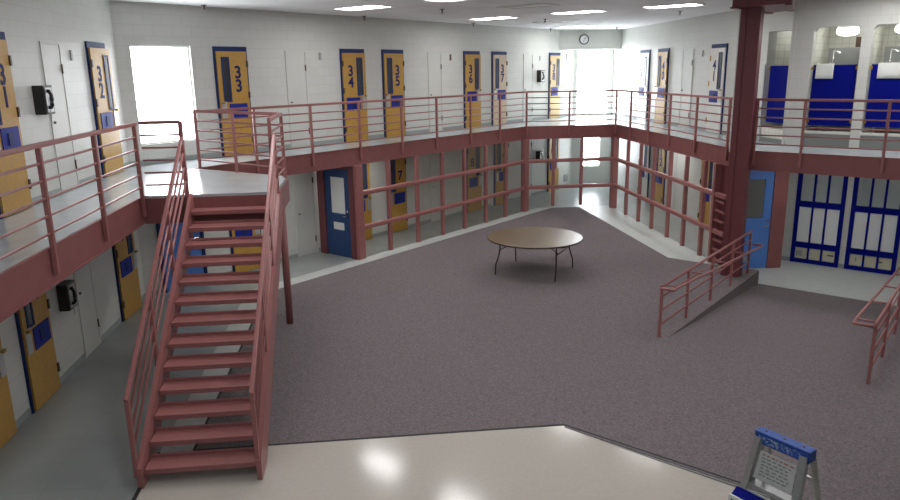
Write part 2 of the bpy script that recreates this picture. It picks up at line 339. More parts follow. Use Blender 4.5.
# ------------------------------------------------------------------ doors of the cells
DN = [0]
def cell_door(fr, x0, w, z0, num, mirror, ajar, label, leafmat=YEL, hinge=BRONZE):
    DN[0] += 1
    o = thing('door_%d' % DN[0], label, 'door', at(fr, x0, 0, z0), fr[1], None, 'structure')
    H = 2.27
    f = MB().box(0, .055, -.03, .02, 0, H).box(w-.055, w, -.03, .02, 0, H).box(.055, w-.055, -.03, .02, H-.10, H)
    f.build('door_frame', BLUE, o)
    lw = w-.08; sg = -1 if mirror else 1
    lf = B(*((0, lw) if not mirror else (-lw, 0)), -.022, .018, .012, H-.10)
    leaf = lf.build('door_leaf', leafmat, o, (w-.04 if mirror else .04, -.034, 0), math.radians(ajar if mirror else -ajar))
    def bx(a, b, y0, y1, c, d): return B(min(sg*a, sg*b), max(sg*a, sg*b), y0, y1, c, d)
    wf = MB(); a, b, c, d = lw*.60, lw*.86, 1.13, 2.06
    for q in ((a, a+.04, c, d), (b-.04, b, c, d), (a+.04, b-.04, c, c+.04), (a+.04, b-.04, d-.04, d)):
        wf.box(min(sg*q[0], sg*q[1]), max(sg*q[0], sg*q[1]), -.034, -.022, q[2], q[3])
    wf.build('window_frame', BLUE, leaf)
    bx(a+.04, b-.04, -.028, -.022, c+.04, d-.04).build('window_glass', GLASSD, leaf)
    pt = bx(lw*.10, lw*.70, -.036, -.022, .79, 1.09).build('food_port', PORT, leaf)
    bx(lw*.34, lw*.50, -.046, -.036, .86, 1.02).build('port_flap', BLUE, pt)
    bx(lw*.80, lw*.97, -.036, -.022, .80, 1.14).build('lock_plate', STEEL, leaf)
    k = bx(lw*.89, lw*.97, -.08, -.036, 1.10, 1.135); k.build('door_handle', BRASS, leaf)
    for z in (.25, 1.2, 1.85): bx(-.022, .022, -.040, -.022, z, z+.13).build('hinge', hinge, leaf)
    s = str(num); zc = [1.73, 1.45] if len(s) == 2 else [1.55]
    for ch, z in zip(s, zc): text(ch, .36, INKB, 'numeral', leaf, (sg*lw*.33, -.024, z), .006, .008)
    return o
def ud(n): return 'ochre cell door numbered %d in a blue frame on the upper level' % n
def ld(n, extra): return 'ochre cell door numbered %d in a blue frame on the lower level' % n if not extra else extra
cell_door(FC, 9.30, .86, F2, 31, True, 0, 'ochre upper cell door numbered 31 cut by the left edge of the photo')
cell_door(FC, 12.93, .86, F2, 32, False, 4, 'slightly open ochre cell door numbered 32 beside the bright window')
cell_door(FA, 8.98, .82, F2, 33, True, 0, ud(33)); cell_door(FA, 12.53, .82, F2, 34, False, 3, ud(34)); cell_door(FA, 14.0, .82, F2, 35, True, 0, ud(35))
cell_door(FA, 17.49, .80, F2, 36, False, 3, ud(36)); cell_door(FA, 18.94, .81, F2, 37, True, 0, ud(37), GLARE_TAN); cell_door(FA, 22.39, .76, F2, 38, False, 1, ud(38), GLARE_TAN2)
GLARE = mat('glare whitened door laminate', (.80, .78, .73), .22, noise=.04, nscale=14)  # glare on these leaves is put into their base colour
cell_door(FB, -23.92, .87, F2, 39, False, 0, 'first glaring pale cell door right of the bright alcove, upper level', GLARE, BRASS)
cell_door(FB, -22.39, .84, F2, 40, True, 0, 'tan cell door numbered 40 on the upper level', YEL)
cell_door(FB, -18.77, .84, F2, 41, False, 0, 'glaring pale upper cell door nearest the maroon column', GLARE, BRASS)
cell_door(FC, 7.95, .86, 0, 2, False, 0, 'lower ochre cell door at the extreme left edge of the photo')
cell_door(FC, 9.29, .86, 0, 3, True, 0, 'lower ochre cell door half hidden under the left walkway, near a telephone')
cell_door(FC, 12.93, .90, 0, 4, False, 4, 'lower ochre cell door at the far end of the left wall')
cell_door(FA, 8.98, .82, 0, 5, False, 0, 'lower ochre cell door seen between the stair treads')
cell_door(FA, 12.53, .80, 0, 6, False, 4, 'lower ochre cell door beside the corner post, left of door 7')
cell_door(FA, 14.0, .78, 0, 7, True, 0, 'lower ochre cell door numbered 7 behind the red grid')
cell_door(FA, 17.55, .80, 0, 8, False, 0, 'lower brown-looking cell door numbered 8 behind grey glazing')
cell_door(FA, 19.05, .80, 0, 9, True, 0, 'lower cell door behind grey glazing, right of door 8')
cell_door(FA, 22.40, .78, 0, 10, False, 0, 'lower cell door beside the far telephone')
cell_door(FB, -23.50, .85, 0, 11, False, 0, 'lower cell door nearest the far corner post on the right', GLARE)
cell_door(FB, -22.20, .86, 0, 12, True, 0, 'lower tan cell door with blue port in the middle of right grid')
cell_door(FB, -18.85, .88, 0, 13, False, 0, 'lower tan cell door in the last grid bay before the column')

def chase(fr, x0, w, z0, label, h=2.2, hr=True):
    DN[0] += 1
    o = thing('door_%d' % DN[0], label, 'door', at(fr, x0, 0, z0), fr[1], None, 'structure')
    MB().box(0, .03, -.016, .01, 0, h).box(w-.03, w, -.016, .01, 0, h).box(.03, w-.03, -.016, .01, h-.03, h).build('door_frame', WHITED, o)
    MB().box(.034, w-.034, -.010, .006, .02, h-.034).build('door_leaf', WHITED, o)
    for z in (.3, 1.75): B(w-.05, w-.02, -.03, -.016, z, z+.14).build('hinge', BRONZE, o)
    MB().tube([(.10, -.005, 1.05), (.10, -.035, 1.05)], .018).build('knob', BRONZE, o)
for fr, x, w, a, b in ((FC, 11.20, .67, 'upper white access door beside the telephone on the left wall', 'lower white access door on the left wall, right of a telephone'),
                       (FA, 10.85, .60, 'upper white access door between doors 33 and 34', 'lower white access door between stair and blue partition door'),
                       (FA, 15.86, .60, 'upper white access door between doors 35 and 36', 'lower white access door behind grey glazing left of door 8'),
                       (FA, 20.77, .58, 'upper white access door between door 37 and the telephone', 'lower white access door left of the far telephone'),
                       (FB, -20.58, .70, 'upper grey-white access door on the right wall, between doors 40 and 41', 'lower white access door on the right wall behind the grid')):
    chase(fr, x, w, F2, a); chase(fr, x, w, 0, b)

# blue steel doors below
def blue_door(fr, x0, w, z0, label, leafm, h=2.2, winb=None, jl=.2, jr=.1, jm=FRED, slot=False, winmat=WHITEP, single=False):
    DN[0] += 1
    o = thing('door_%d' % DN[0], label, 'door', at(fr, x0, 0, z0), fr[1], None, 'structure')
    MB().box(-jl, 0, -.06, .06, 0, h+.08).box(w, w+jr, -.06, .06, 0, h+.08).box(0, w, -.06, .06, h, h+.08).build('door_frame', jm, o)
    lf = panel(.005, w-.005, .01, h-.005, [winb] if winb else [], .05)
    leaf = lf.build('door_leaf', leafm, o, (0, -.03, 0))
    if winb: B(winb[0], winb[1], .015, .03, winb[2], winb[3]).build('window_pane', winmat, leaf)
    if slot: B(*slot[:2], -.006, 0, *slot[2:]).build('slot_cover', WHITEP, leaf)
    kx = w-.09
    hd = MB().tube([(kx, 0, 1.02), (kx, -.06, 1.02), (kx-.11, -.06, 1.02)], .013); hd.build('door_handle', CHROME, leaf)
    MB().tube([(kx, 0, 1.14), (kx, -.02, 1.14)], .03, 14).build('lock', CHROME, leaf)
    return o
blue_door(FA, 7.36, .90, 0, 'bright blue steel door below the stair landing', DBLUE, 2.2, None, .05, .06, BLUE)
FPA = ((11.55*S, 11.55*S, 0), -R45)
struct('wall_partition', MB().box(-13.4, -12.1, -.02, .06, 2.2, 2.3), FRED, 'red header over the dark blue partition door', 'wall', *FPA)
blue_door(FPA, -13.12, .86, 0, 'dark blue door with white paper over its window, below the walkway', DBLUE2, 2.14, (.20, .68, 1.06, 1.93), .24, .16, CRED, (.26, .62, .66, .84))
FPB = ((0, 15.45, 0), 0)
struct('wall_partition_b', MB().box(7.75, 8.32, 0, .1, -.3, 2.3), CMU, 'wall beside the blue door behind the column', 'wall', *FPB)
blue_door(FPB, 8.34, .84, -.3, 'mid blue door with window, right of the maroon column', DBLUE, 2.4, (.20, .64, 1.22, 2.12), .05, .34, FRED, None, GREYGL)

# ------------------------------------------------------------------ railings
def railing(fr, x0, x1, posts, z0, label, foot=-.27, endposts=()):
    o = thing('railing', label, 'railing', at(fr, x0, 0, z0), fr[1], 'walkway railings')
    L = x1-x0; y = -.035
    MB().bar((0,y,1.045), (L,y,1.045), .05, .05).build('top_rail', RED, o, bevel=.008)
    for k in range(5): MB().tube([(0,y,.16+.177*k), (L,y,.16+.177*k)], .014, 8).build('lower_rail', RED, o, smooth=True)
    for p in posts: MB().box(p-x0-.025, p-x0+.025, y-.025, y+.025, foot, 1.02).build('post', RED, o, bevel=.005)
    return o
railing(GC, -1, 10.62, [3.05, 4.55, 6.03, 7.54, 9.02, 10.56], F2, 'dusty red railing along the left walkway')
railing(GA, aCA+.13, aAM, [8.85, 10.31, 11.75, 13.19, 14.54, 16.0, 17.41, aAM-.03], F2, 'long dusty red railing in front of doors 33 to 37')
railing(GM, AM[0], 7.65, [6.13], F2, 'short dusty red railing below the clock')
railing(GB, -21.9, -BE[1]-.2, [-21.87, -20.6, -19.2, -17.8, -16.28, -14.72], F2, 'dusty red railing right of the alcove, up to the column')
railing(GE, -4.40, 12, [-4.36, -3.47, -2.05, -.6, .9], F2, 'dusty red railing in front of the shower stalls')

# ------------------------------------------------------------------ security grids below the walkway
def grid(fr, x0, x1, posts, bigs, label, panes=(), zl=0., zmid=0.):
    o = thing('security_grid', label, 'grid', at(fr, x0, 0, 0), fr[1], 'red security grids')
    top = F2-.385; L = x1-x0
    for p, w in bigs: B(p-x0-w/2, p-x0+w/2, -.09, .09, 0, top).build('post', RED, o, bevel=.01)
    for p in posts: B(p-x0-.048, p-x0+.048, -.045, .045, zmid, top).build('post', RED, o, bevel=.012)
    for z in (.752, 1.577): MB().bar((0,-.02,z), (L,-.02,z), .11, .11).build('rail', RED, o, bevel=.03)
    al = sorted([p for p in posts]+[b[0] for b in bigs])
    for i, a in enumerate(panes):
        p, q = a
        for z, zz in ((0.01,.70), (.81,1.52), (1.63,top)): B(p-x0+.05, q-x0-.05, -.004, .004, z, zz).build('pane', PANE, o)
    return o
ga = [12.68, 13.73, 14.76, 15.73, 16.74, 17.75]
grid(GA, 11.60, aAM, ga, [(11.62, .22), (aAM-.04, .20)], 'long red pipe grid in front of door 7 and the glazed bays', [(13.73,14.76), (14.76,15.73), (15.73,16.74), (16.74,17.75), (17.75,18.75)])
grid(GM, AM[0]+.05, 7.65, [5.67, 6.57], [], 'short red grid in front of the bright lower window', zmid=.14)
g = grid(GB, -21.95, -14.55, [-20.75, -19.71, -18.72, -17.65, -16.69, -15.72], [(-21.93, .24), (-15.10, .10)], 'red grid with doors 11 to 13 behind it, left of the column')
B(6.9, 7.30, .06, .09, 0, 2.25).build('infill_panel', CRED, g)
for k in range(7): MB().bar((6.9, -.02, .12+.22*k), (7.3, -.02, .12+.22*k), .05, .05).build('rung', RED, g)

# column and beam
c = thing('column', 'tall maroon steel column at the railing corner', 'column', (7.585, 14.02, 0), R45, None, 'structure')
MB().box(-.15, .15, -.15, .15, 0, CZ).build('column_shaft', CRED, c, bevel=.02)
MB().box(-.17, -.15, -.19, -.08, 0, CZ).box(-.17, -.15, .08, .19, 0, CZ).build('flange', CRED, c)
MB().box(-.13, .13, .15, .165, 0, CZ).box(-.13, .13, -.165, -.15, 0, CZ).build('flange', CRED, c)
MB().box(-.16, -.13, .19, .215, F2, CZ-.2).build('conduit', WHITED, c)
bm = thing('beam', 'maroon steel beam under the ceiling on top of the column', 'beam', (*PA(0, -4.28), 0), R45, None, 'structure')
MB().prism([(14.75,.52), (17.0,.45), (16.6,-.1), (14.75,-.55)], 5.44, CZ).build('beam_web', CRED, bm)
MB().bar((14.75,.50,5.43), (17.0,.43,5.43), .12, .03).build('flange', CRED, bm); MB().bar((14.75,-.50,5.43), (16.6,-.08,5.43), .12, .03).build('flange', CRED, bm)

# ------------------------------------------------------------------ staircase and landing
TY, RUN, RISE = 10.68, .26, F2/14
ln = thing('landing', 'grey topped red landing at the head of the stair', 'landing', (-1.5, 10.68, 0))
def rel(p): return (p[0]+1.5, p[1]-10.68)
lp = [rel(p) for p in ((-3.29,TY), (-1.41,TY), (-1.41,12.32), (-3.29,13.8))]
MB().prism(lp, F2-.05, F2+.013).build('platform', GREYT, ln)
fm = MB()
for (x0, y0), (x1, y1) in zip(lp[:3], lp[1:]): fm.bar((x0,y0,F2-.21), (x1,y1,F2-.21), .03, .37)
fm.build('edge_beam', FRED, ln)
MB().tube([(*rel((-1.55,12.36)),0), (*rel((-1.55,12.36)),F2-.38)], .062, 16).build('support_post', RED, ln, smooth=True)
stn = thing('staircase', 'dusty red open tread staircase up to the landing', 'staircase', (-1.98, 7.3, 0))
XL, XR = -.62, .61
for i in range(1, 14):
    y = TY-RUN*(14-i)-7.3; z = RISE*i
    MB().box(XL+.02, XR-.02, y, y+.275, z-.03, z).box(XL+.02, XR-.02, y, y+.02, z-.06, z-.03).box(XL+.02, XR-.02, y+.262, y+.282, z, z+.035).build('tread', RED, stn, bevel=.006)
def nose(y): return RISE*1+(y-(TY-RUN*13-7.3))*RISE/RUN
ytop = TY-7.3
for x in (XL-.03, XR):
    MB().prism_x([(-.06,0), (-.06,nose(-.06)+.09), (ytop-.04, F2+.03), (ytop,F2+.03), (ytop,F2-.38), (.30,0)], x-.012, x+.042).build('stringer', RED, stn)
for x, nm in ((XL-.055, -1), (XR+.0, 1)):
    y0, y1 = -.02, ytop-.06
    def rl(y, h): return (x, y, nose(y)+h)
    tr = MB().bar(rl(y0-.03, .87), rl(y1+.03, .87), .048, .048).build('handrail', RED, stn, bevel=.008)
    for h in (.67, .47, .27): MB().tube([rl(y0, h), rl(y1, h)], .017, 8).build('lower_rail', RED, tr, smooth=True)
    for y in (y0, 1.1, 2.2, y1): MB().box(x-.024, x+.024, y-.024, y+.024, max(.0, nose(y)-.05), nose(y)+.85).build('post', RED, tr, bevel=.005)
# landing railings
o = thing('railing', 'short red railing joining left walkway to the stair head', 'railing', (-3.22, TY-.03, F2+.013), 0, 'walkway railings')
MB().bar((0,0,1.045), (.56,0,1.045), .05, .05).build('top_rail', RED, o, bevel=.008)
for k in range(5): MB().tube([(0,0,.16+.177*k), (.56,0,.16+.177*k)], .014, 8).build('lower_rail', RED, o, smooth=True)
MB().box(.53,.586,-.028,.028,-.2,1.05).build('post', RED, o, bevel=.005)
o = thing('railing', 'red railing around the right and back of the stair landing', 'railing', (-1.43, TY, F2+.013), 0, 'walkway railings')
pts = [(0,.0), (0,1.46), (-.93,2.33), (-1.74,3.13)]
for a, b in zip(pts[:-2], pts[1:-1]): pass
for z, w in [(1.045, .05)]+[(.16+.177*k, 0) for k in range(5)]:
    m = MB()
    for a, b in ((pts[0], pts[1]), (pts[1], pts[3])):
        if w: m.bar((*a,z), (*b,z), w, w)
        else: m.tube([(*a,z), (*b,z)], .016, 8)
    m.build('top_rail' if w else 'lower_rail', RED, o)
for p in pts: MB().box(p[0]-.026, p[0]+.026, p[1]-.026, p[1]+.026, -.05, 1.045).build('post', RED, o, bevel=.005)

# ------------------------------------------------------------------ ramp handrails
def ramp_rail(n0, inner, label):
    o = thing('handrail', label, 'handrail', (*PA(10.82, n0), .01), R45, 'ramp handrails')
    L = 4.75; yi = inner                                  # local y = -nA
    MB().tube([(0,0,.87), (L,0,.93)], .024, 10).build('top_rail', RED, o, smooth=True)
    lo = MB().tube([(-.05,0,.86), (-.05,yi,.86), (.2,yi,.86), (L,yi,.62), (L+.12,yi,.62), (L+.12,yi*.3,.62)], .022, 10); lo.build('grab_rail', RED, o, smooth=True)
    for h in (.70, .46, .22): MB().tube([(0,0,h), (L,0,h+.04)], .016, 8).build('lower_rail', RED, o, smooth=True)
    for x in (0.02, 1.2, 2.42, 3.6, 4.73):
        MB().box(x-.022, x+.022, -.022, .022, 0, .88).build('post', RED, o, bevel=.004)
        zz = .86-.24*max(0,(x-.2)/(L-.2))
        MB().tube([(x+.15,0,zz), (x+.15,yi,zz)], .014, 8).build('bracket', RED, o, smooth=True)
ramp_rail(-4.31, -.22, 'dusty red handrail on the left side of the carpeted ramp')
ramp_rail(-1.27, .26, 'dusty red handrail at the right edge of the carpeted ramp')

# ------------------------------------------------------------------ shower stalls, upper level
def stall(fr, x0, x1, label_door, label_towel, tw, depth=1.3, z0=F2, lamp=None, y0=.1):
    o = tag(thing('shower_gate', label_door, 'shower gate', at(fr, x0, y0, z0), fr[1], 'blue shower doors'), kind='thing')
    w = x1-x0
    B(.03, w-.03, 0, .03, .44, 1.70).build('door_panel', NAVY, o, bevel=.006)
    for x in (0, w-.05):
        for z in (.50, 1.60): B(x, x+.05, -.015, .035, z, z+.07).build('hinge', BRASS, o)
    if tw:
        t = MB()
        n = 14
        for s, yy, zb in ((0, -.016, tw[2]), (1, .046, tw[2]+.06)):
            pass
        prof = [(-.020, tw[2]), (-.022, 1.0), (-.024, 1.5), (-.016, 1.70), (.0, 1.722), (.03, 1.722), (.046, 1.70), (.05, 1.3), (.05, 1.15)]
        prof = [(y, z if z > tw[2] or i == 0 else tw[2]) for i, (y, z) in enumerate(prof)]
        v = []; f = []
        for i in range(n+1):
            x = tw[0]+(tw[1]-tw[0])*i/n; wv = .004*math.sin(i*1.9)
            for (y, z) in prof: v.append((x, y+wv*(1 if y < 0 else -1), z))
        k = len(prof)
        for i in range(n):
            for j in range(k-1): f.append((i*k+j, (i+1)*k+j, (i+1)*k+j+1, i*k+j+1))
        ob = MB().add(v, f).build('towel', TOWEL, None, at(fr, x0, y0, z0), fr[1], smooth=True)
        md = ob.modifiers.new('thick', 'SOLIDIFY'); md.thickness = .008; md.offset = 0
        tag(ob, label_towel, 'towel', 'towels over shower doors')
    return o
def stall_room(n, fr, x0, x1, z0, z1, depth, label, y0=.22):
    m = MB().box(x0-.05, x0, y0, depth, z0, z1).box(x1, x1+.05, y0, depth, z0, z1).box(x0-.05, x1+.05, depth, depth+.05, z0, z1).box(x0-.05, x1+.05, y0, depth+.05, z1, z1+.05)
    struct('wall_stall_%d' % n, m, TILE, label, 'wall', *fr)
stall(FE, -3.815, -2.925, 'blue shower door with towel, first right of the wall corner', 'white towel over the left of two facing blue shower doors', (.09, .43, 1.42))
stall(FE, -2.725, -1.835, 'blue shower door with towel at the right edge of the photo', 'white towel on blue shower door at right edge', (.15, .6, 1.42))
stall(FB, -16.05, -15.155, 'narrow-looking blue shower door beside the column, with steel post', None, None, y0=.08)
so2 = B(-16.13, -16.065, -.02, .05, F2, F2+1.74); st = so2.build('post', STEEL, None, FB[0], FB[1]); tag(st, 'slim steel post beside the narrow blue shower door', 'post', None, 'thing')
for i, (a, b) in enumerate(((-3.88, -2.86), (-2.79, -1.77), (-1.70, -.68))):
    stall_room(i+1, FE, a, b, F2, F2+2.55, 1.75, 'tiled walls of upper shower stall %s' % ('right of the corner', 'at the right edge', 'beyond the frame')[i])
struct('wall_stall_4', MB().prism([(9.3,16.2), (9.3,16.3), (10.75,16.3), (10.75,16.2)], F2, F2+2.55).prism([(9.3,15.0), (9.3,16.3), (10.75,16.3)], F2+2.55, F2+2.6), TILE, 'tiled walls of the shower beside the column', 'wall')
for fr, segs, n in ((FE, [o1, o2, o3], 1), (FB, [(-16.1, -15.15, 0, 0)], 2)):
    m = MB(); m2 = MB()
    for s in segs:
        m.box(s[0], s[1], .03 if n == 1 else -.01, .2, F2, F2+(.285 if n == 1 else .10)); m2.box(s[0], s[1], .02, .21, F2+(.285 if n == 1 else .10), F2+.32)
        if n == 1: m.box(s[0], s[1], -.004, .0, F2, F2+.27)
    struct('trim_curb_%d' % n, m, CURBG, 'dark grey curb face of the shower stalls' if n == 1 else 'grey curb below the narrow blue shower door', 'curb', *fr)
    struct('trim_ledge_%d' % n, m2, TILE, 'tiled ledge below the shower doors' if n == 1 else 'tiled ledge below the narrow blue shower door', 'ledge', *fr)
for x, l1, l2, l3, l4 in ((-3.84, 'grey metal partition in the shower stall right of the corner', 'chrome shower head and valve on the grey stall partition', 'white dome lamp lit in the first shower stall', 'dark vent grille beside the dome lamp in first shower stall'),
                  (-2.75, 'grey metal partition in the shower stall at the right edge', 'chrome shower head in the stall at the right edge', 'white dome lamp lit at the right edge of the photo', 'dark vent grille in the stall at the right edge')):
    tag(B(.10, .86, 1.05, 1.08, 0, 2.06).build('partition_panel', PARTG, None, at(FE, x, .5-.4, F2), FE[1]), l1, 'partition', 'shower partitions')
    sh = thing('shower_fixture', l2, 'shower', at(FE, x+.24, 1.0, F2), FE[1], 'shower fixtures')
    MB().tube([(0,0,1.2), (0,0,1.98), (0,-.02,2.0), (.12,-.08,1.97)], .013, 8).build('riser_pipe', CHROME, sh, smooth=True)
    MB().lathe([(.02,.03), (.045,0), (.045,-.012)], 14, (.13,-.09,1.95)).build('shower_head', CHROME, sh, smooth=True)
    MB().lathe([(.06,-.03), (.06,.03)], 16, (0,-.03,1.72)).build('valve', CHROME, sh)
    dm = thing('dome_lamp', l3, 'lamp', at(FE, x+.50, .85, F2+2.55), FE[1], 'shower dome lamps')
    MB().lathe([(.05,-.25), (.14,-.24), (.21,-.20), (.22,-.14), (.20,-.08)], 24).build('lamp_globe', DOME, dm, smooth=True)
    MB().lathe([(.20,-.08), (.20,0)], 24).build('lamp_base', STEEL, dm)
    tag(B(0, .26, -.02, 0, 0, .22).build('vent_grille', BRONZE, None, at(FE, x+.52, 1.75, F2+2.08), FE[1]), l4, 'vent', 'shower vents')

dm = thing('dome_lamp', 'lamp inside the tiled shower beside the column', 'lamp', (9.72, 15.85, F2+2.55), 0, 'shower dome lamps')
MB().lathe([(.05,-.12), (.12,-.10), (.14,-.05)], 20).build('lamp_globe', DOME, dm, smooth=True); MB().lathe([(.14,-.05), (.14,0)], 20).build('lamp_base', STEEL, dm)
# blue framed shower screens, lower level
def screen(x0, w, label, first):
    o = thing('shower_screen', label, 'shower screen', at(FEL, x0, 0, -.3), FEL[1], 'blue framed shower screens')
    H = 2.6; f = MB()
    for a, b in ((0, .09), (w-.09, w)): f.box(a, b, -.04, .05, 0, H)
    c = [.09, .09+(w-.18)/3, .09+2*(w-.18)/3, w-.09]
    for z0, z1 in ((0, .10), (.375, .51), (1.365, 1.50), (2.5, H)): f.box(.09, w-.09, -.035, .045, z0, z1)
    for x in c[1:3]: f.box(x-.022, x+.022, -.03, .04, .10, 2.5)
    f.build('frame', NAVY, o)
    for i in range(3):
        a, b = c[i]+.022*(i > 0), c[i+1]-.022*(i < 2)
        B(a, b, 0, .02, .51, 1.365).build('white_panel', WHITEP, o)
        B(a, b, 0, .02, .10, .375).build('cream_panel', CREAM, o)
        B(a, b, 0, .012, 1.50, 2.5).build('glass_pane', PANE, o)
    if first:
        B(.11, .25, -.012, 0, .16, .30).build('vent_grille', GREYPL, o); B(w-.25, w-.12, -.008, 0, .24, .27).build('tag_plate', INK, o)
    else:
        B(.20, .23, -.008, 0, .2, .3).build('tag_plate', GREYPL, o); B(w-.36, w-.27, -.008, 0, .24, .265).build('tag_plate', INK, o)
screen(-4.13, 1.05, 'blue framed shower screen with white panels, nearer the red jamb', True)
screen(-2.95, 1.03, 'blue framed shower screen with white panels, beside the right handrail', False)
m = MB()
for a, b in ((-4.2, -3.05), (-3.0, -1.85)): m.box(a-.03, a, .2, 1.5, -.3, 2.3).box(b, b+.03, .2, 1.5, -.3, 2.3).box(a, b, 1.5, 1.55, -.3, 2.3)
struct('wall_stall_5', m, WHITEUNDER, 'grey walls inside the lower shower stalls', 'wall', *FEL)
for x, lb in ((-3.86, 'chrome shower pipe seen through first lower shower screen'), ):
    sh = thing('shower_fixture', lb, 'shower', at(FEL, x, .5, -.3), FEL[1], 'shower fixtures')
    MB().tube([(0,0,1.4), (0,0,2.3)], .02, 8).build('riser_pipe', CHROME, sh); MB().lathe([(.04,-.04), (.04,.04)], 12, (.03,-.02,1.9)).build('valve', CHROME, sh)

# ------------------------------------------------------------------ telephones
def phone(fr, x, z, label):
    o = thing('wall_phone', label, 'telephone', at(fr, x, 0, z), fr[1], 'wall telephones')
    B(0, .30, -.15, 0, 0, .40).build('housing', BLACK, o, bevel=.01)
    fp = B(.04, .26, -.157, -.15, .03, .37).build('face_plate', STEEL, o)
    B(.15, .24, -.165, -.157, .12, .24).build('keypad', INK, fp)
    MB().tube([(.10,-.18,.09), (.075,-.215,.14), (.07,-.225,.20), (.075,-.215,.27), (.10,-.18,.32)], .024, 10).build('handset', BLACK, o, smooth=True)
    for zz in (.075, .30): B(.07, .13, -.195, -.157, zz, zz+.045).build('cradle', BLACK, o, bevel=.01)
    MB().tube([(.10,-.17,.07), (.12,-.16,-.03), (.18,-.13,-.10), (.25,-.11,-.06), (.26,-.10,.02)], .007, 8).build('cord', STEEL, o, smooth=True)
phone(FC, 10.75, F2+1.19, 'black wall telephone between door 31 and the white access door')
phone(FC, 10.55, 1.0, 'black wall telephone on lower left wall under the walkway')
phone(FA, 21.62, F2+1.28, 'black wall telephone left of door 38 on the upper level')
phone(FA, 21.62, 1.16, 'black wall telephone on the lower level behind the far grid')

# wall clock, plates
ck = thing('wall_clock', 'round white clock with dark rim above the bright alcove', 'clock', (7.71, 25.85, 5.35))
def disc_y(r0, r1, y0, y1, n=32):
    m = MB(); v = []; f = []
    for y in (y0, y1):
        for r in (r0, r1):
            for k in range(n): v.append((r*math.cos(2*math.pi*k/n), y, r*math.sin(2*math.pi*k/n)))
    for k in range(n):
        j = (k+1) % n
        f += [(k, j, n+j, n+k), (2*n+k, 3*n+k, 3*n+j, 2*n+j), (n+k, n+j, 3*n+j, 3*n+k), (k, 2*n+k, 2*n+j, j)]
    return m.add(v, f)
disc_y(.145, .175, -.05, 0).build('clock_rim', BLACK, ck)
MB().prism_y([(.148*math.cos(2*math.pi*k/32), .148*math.sin(2*math.pi*k/32)) for k in range(32)], -.03, -.005).build('clock_face', WHITEP, ck)
MB().bar((0,-.035,0), (.07,-.035,.06), .006, .012).bar((0,-.035,0), (-.03,-.035,-.10), .006, .010).build('clock_hands', BLACK, ck)
for fr, x, z, w, h, m, lb in ((FC, 12.25, F2+1.95, .06, .16, GREYPL, 'small grey plate between access door and door 32, left wall'),
                           (FA, 11.86, F2+2.0, .07, .17, GREYPL, 'small grey plate left of door 34'),
                           (FA, 16.85, F2+2.0, .06, .17, BRONZE, 'small dark plate left of door 36'),
                           (FA, 21.78, F2+2.0, .05, .15, GREYPL, 'small grey plate above the telephone near door 38'),
                           (FB, -19.35, F2+1.98, .06, .16, GREYPL, 'small grey plate left of the pale door nearest the column'),
                           (FA, 23.60, F2+2.02, .24, .22, GREYPL, 'square grey plate in the bright alcove right of door 38'),
                           (FA, 23.62, .22, .26, .26, GREYPL, 'square grey grille low on the wall beyond the far grid')):
    tag(B(0, w, -.02, 0, 0, h).build('wall_plate', m, None, at(fr, x, 0, z), fr[1]), lb, 'plate', 'wall plates')

# ------------------------------------------------------------------ ceiling lights
def troffer(a, n, label, on=True, first=[None]):
    o = thing('ceiling_light', label, 'ceiling light', (*PA(a, n), CZ), -R45, 'ceiling troffers')
    L, W = 1.18, .58
    MB().box(-L/2-.03, L/2+.03, -W/2-.03, -W/2, -.015, 0).box(-L/2-.03, L/2+.03, W/2, W/2+.03, -.015, 0).box(-L/2-.03, -L/2, -W/2, W/2, -.015, 0).box(L/2, L/2+.03, -W/2, W/2, -.015, 0).build('light_frame', WHITED, o)
    B(-L/2, L/2, -W/2, W/2, -.008, 0).build('diffuser', LAMP if on else WHITED, o)
troffer(11.45, -11.5, 'lit ceiling light nearest door 34')
troffer(11.35, -8.85, 'lit ceiling light cut by the top edge, right of the one near door 34')
troffer(16.35, -11.55, 'lit ceiling light above doors 36 and 37')
troffer(16.30, -9.0, 'lit ceiling light in the middle of the second row')
troffer(16.40, -6.65, 'lit ceiling light nearest the maroon beam')
troffer(21.7, -12.0, 'lit ceiling light above the clock')
troffer(19.0, -11.2, 'unlit ceiling light between the two far lit ones', False)
troffer(13.9, -8.9, 'unlit ceiling light nearest the top edge of the photo', False)
for a, n in ((6.4, -8.9), (6.4, -6.4), (6.4, -3.9), (11.4, -2.2), (1.4, -3.9), (6.4, -1.4), (11.4, 1.2), (15.9, -2.2), (15.9, .3)):  # out of view, added for brightness; the last pair washes the shower wall
    troffer(a, n, 'unseen ceiling light added to brighten the room')
def soffit(x, y, rz, label):
    o = thing('soffit_light', label, 'ceiling light', (x, y, F2-.34), rz, 'soffit lights under the walkway')
    MB().box(-.62, .62, -.11, .11, -.06, 0).build('light_housing', WHITED, o); B(-.60, .60, -.10, .10, -.075, -.06).build('diffuser', LAMP2, o)
soffit(*PA(12.6, -12.8), R45, 'surface light under the walkway near door 6')
soffit(*PA(9.6, -12.7), R45, 'added surface light under the walkway near door 5')  # unseen lamp added to lift the dim lower back wall
soffit(8.4, 20.3, R90, 'added surface light under the walkway near door 12')  # added lamp, stands in for daylight in the right corridor
soffit(8.4, 17.0, R90, 'added surface light under the walkway near door 13')  # unseen, put in to brighten the dark right corridor
soffit(*PA(16.7, -3.3), -R45, 'added surface light above the blue framed shower screens')  # unseen lamp put in to whiten the lower screens
soffit(*PA(17.2, .6), -R45, 'added surface light above the shower screens beyond the frame')  # added out of view to brighten the lower shower side
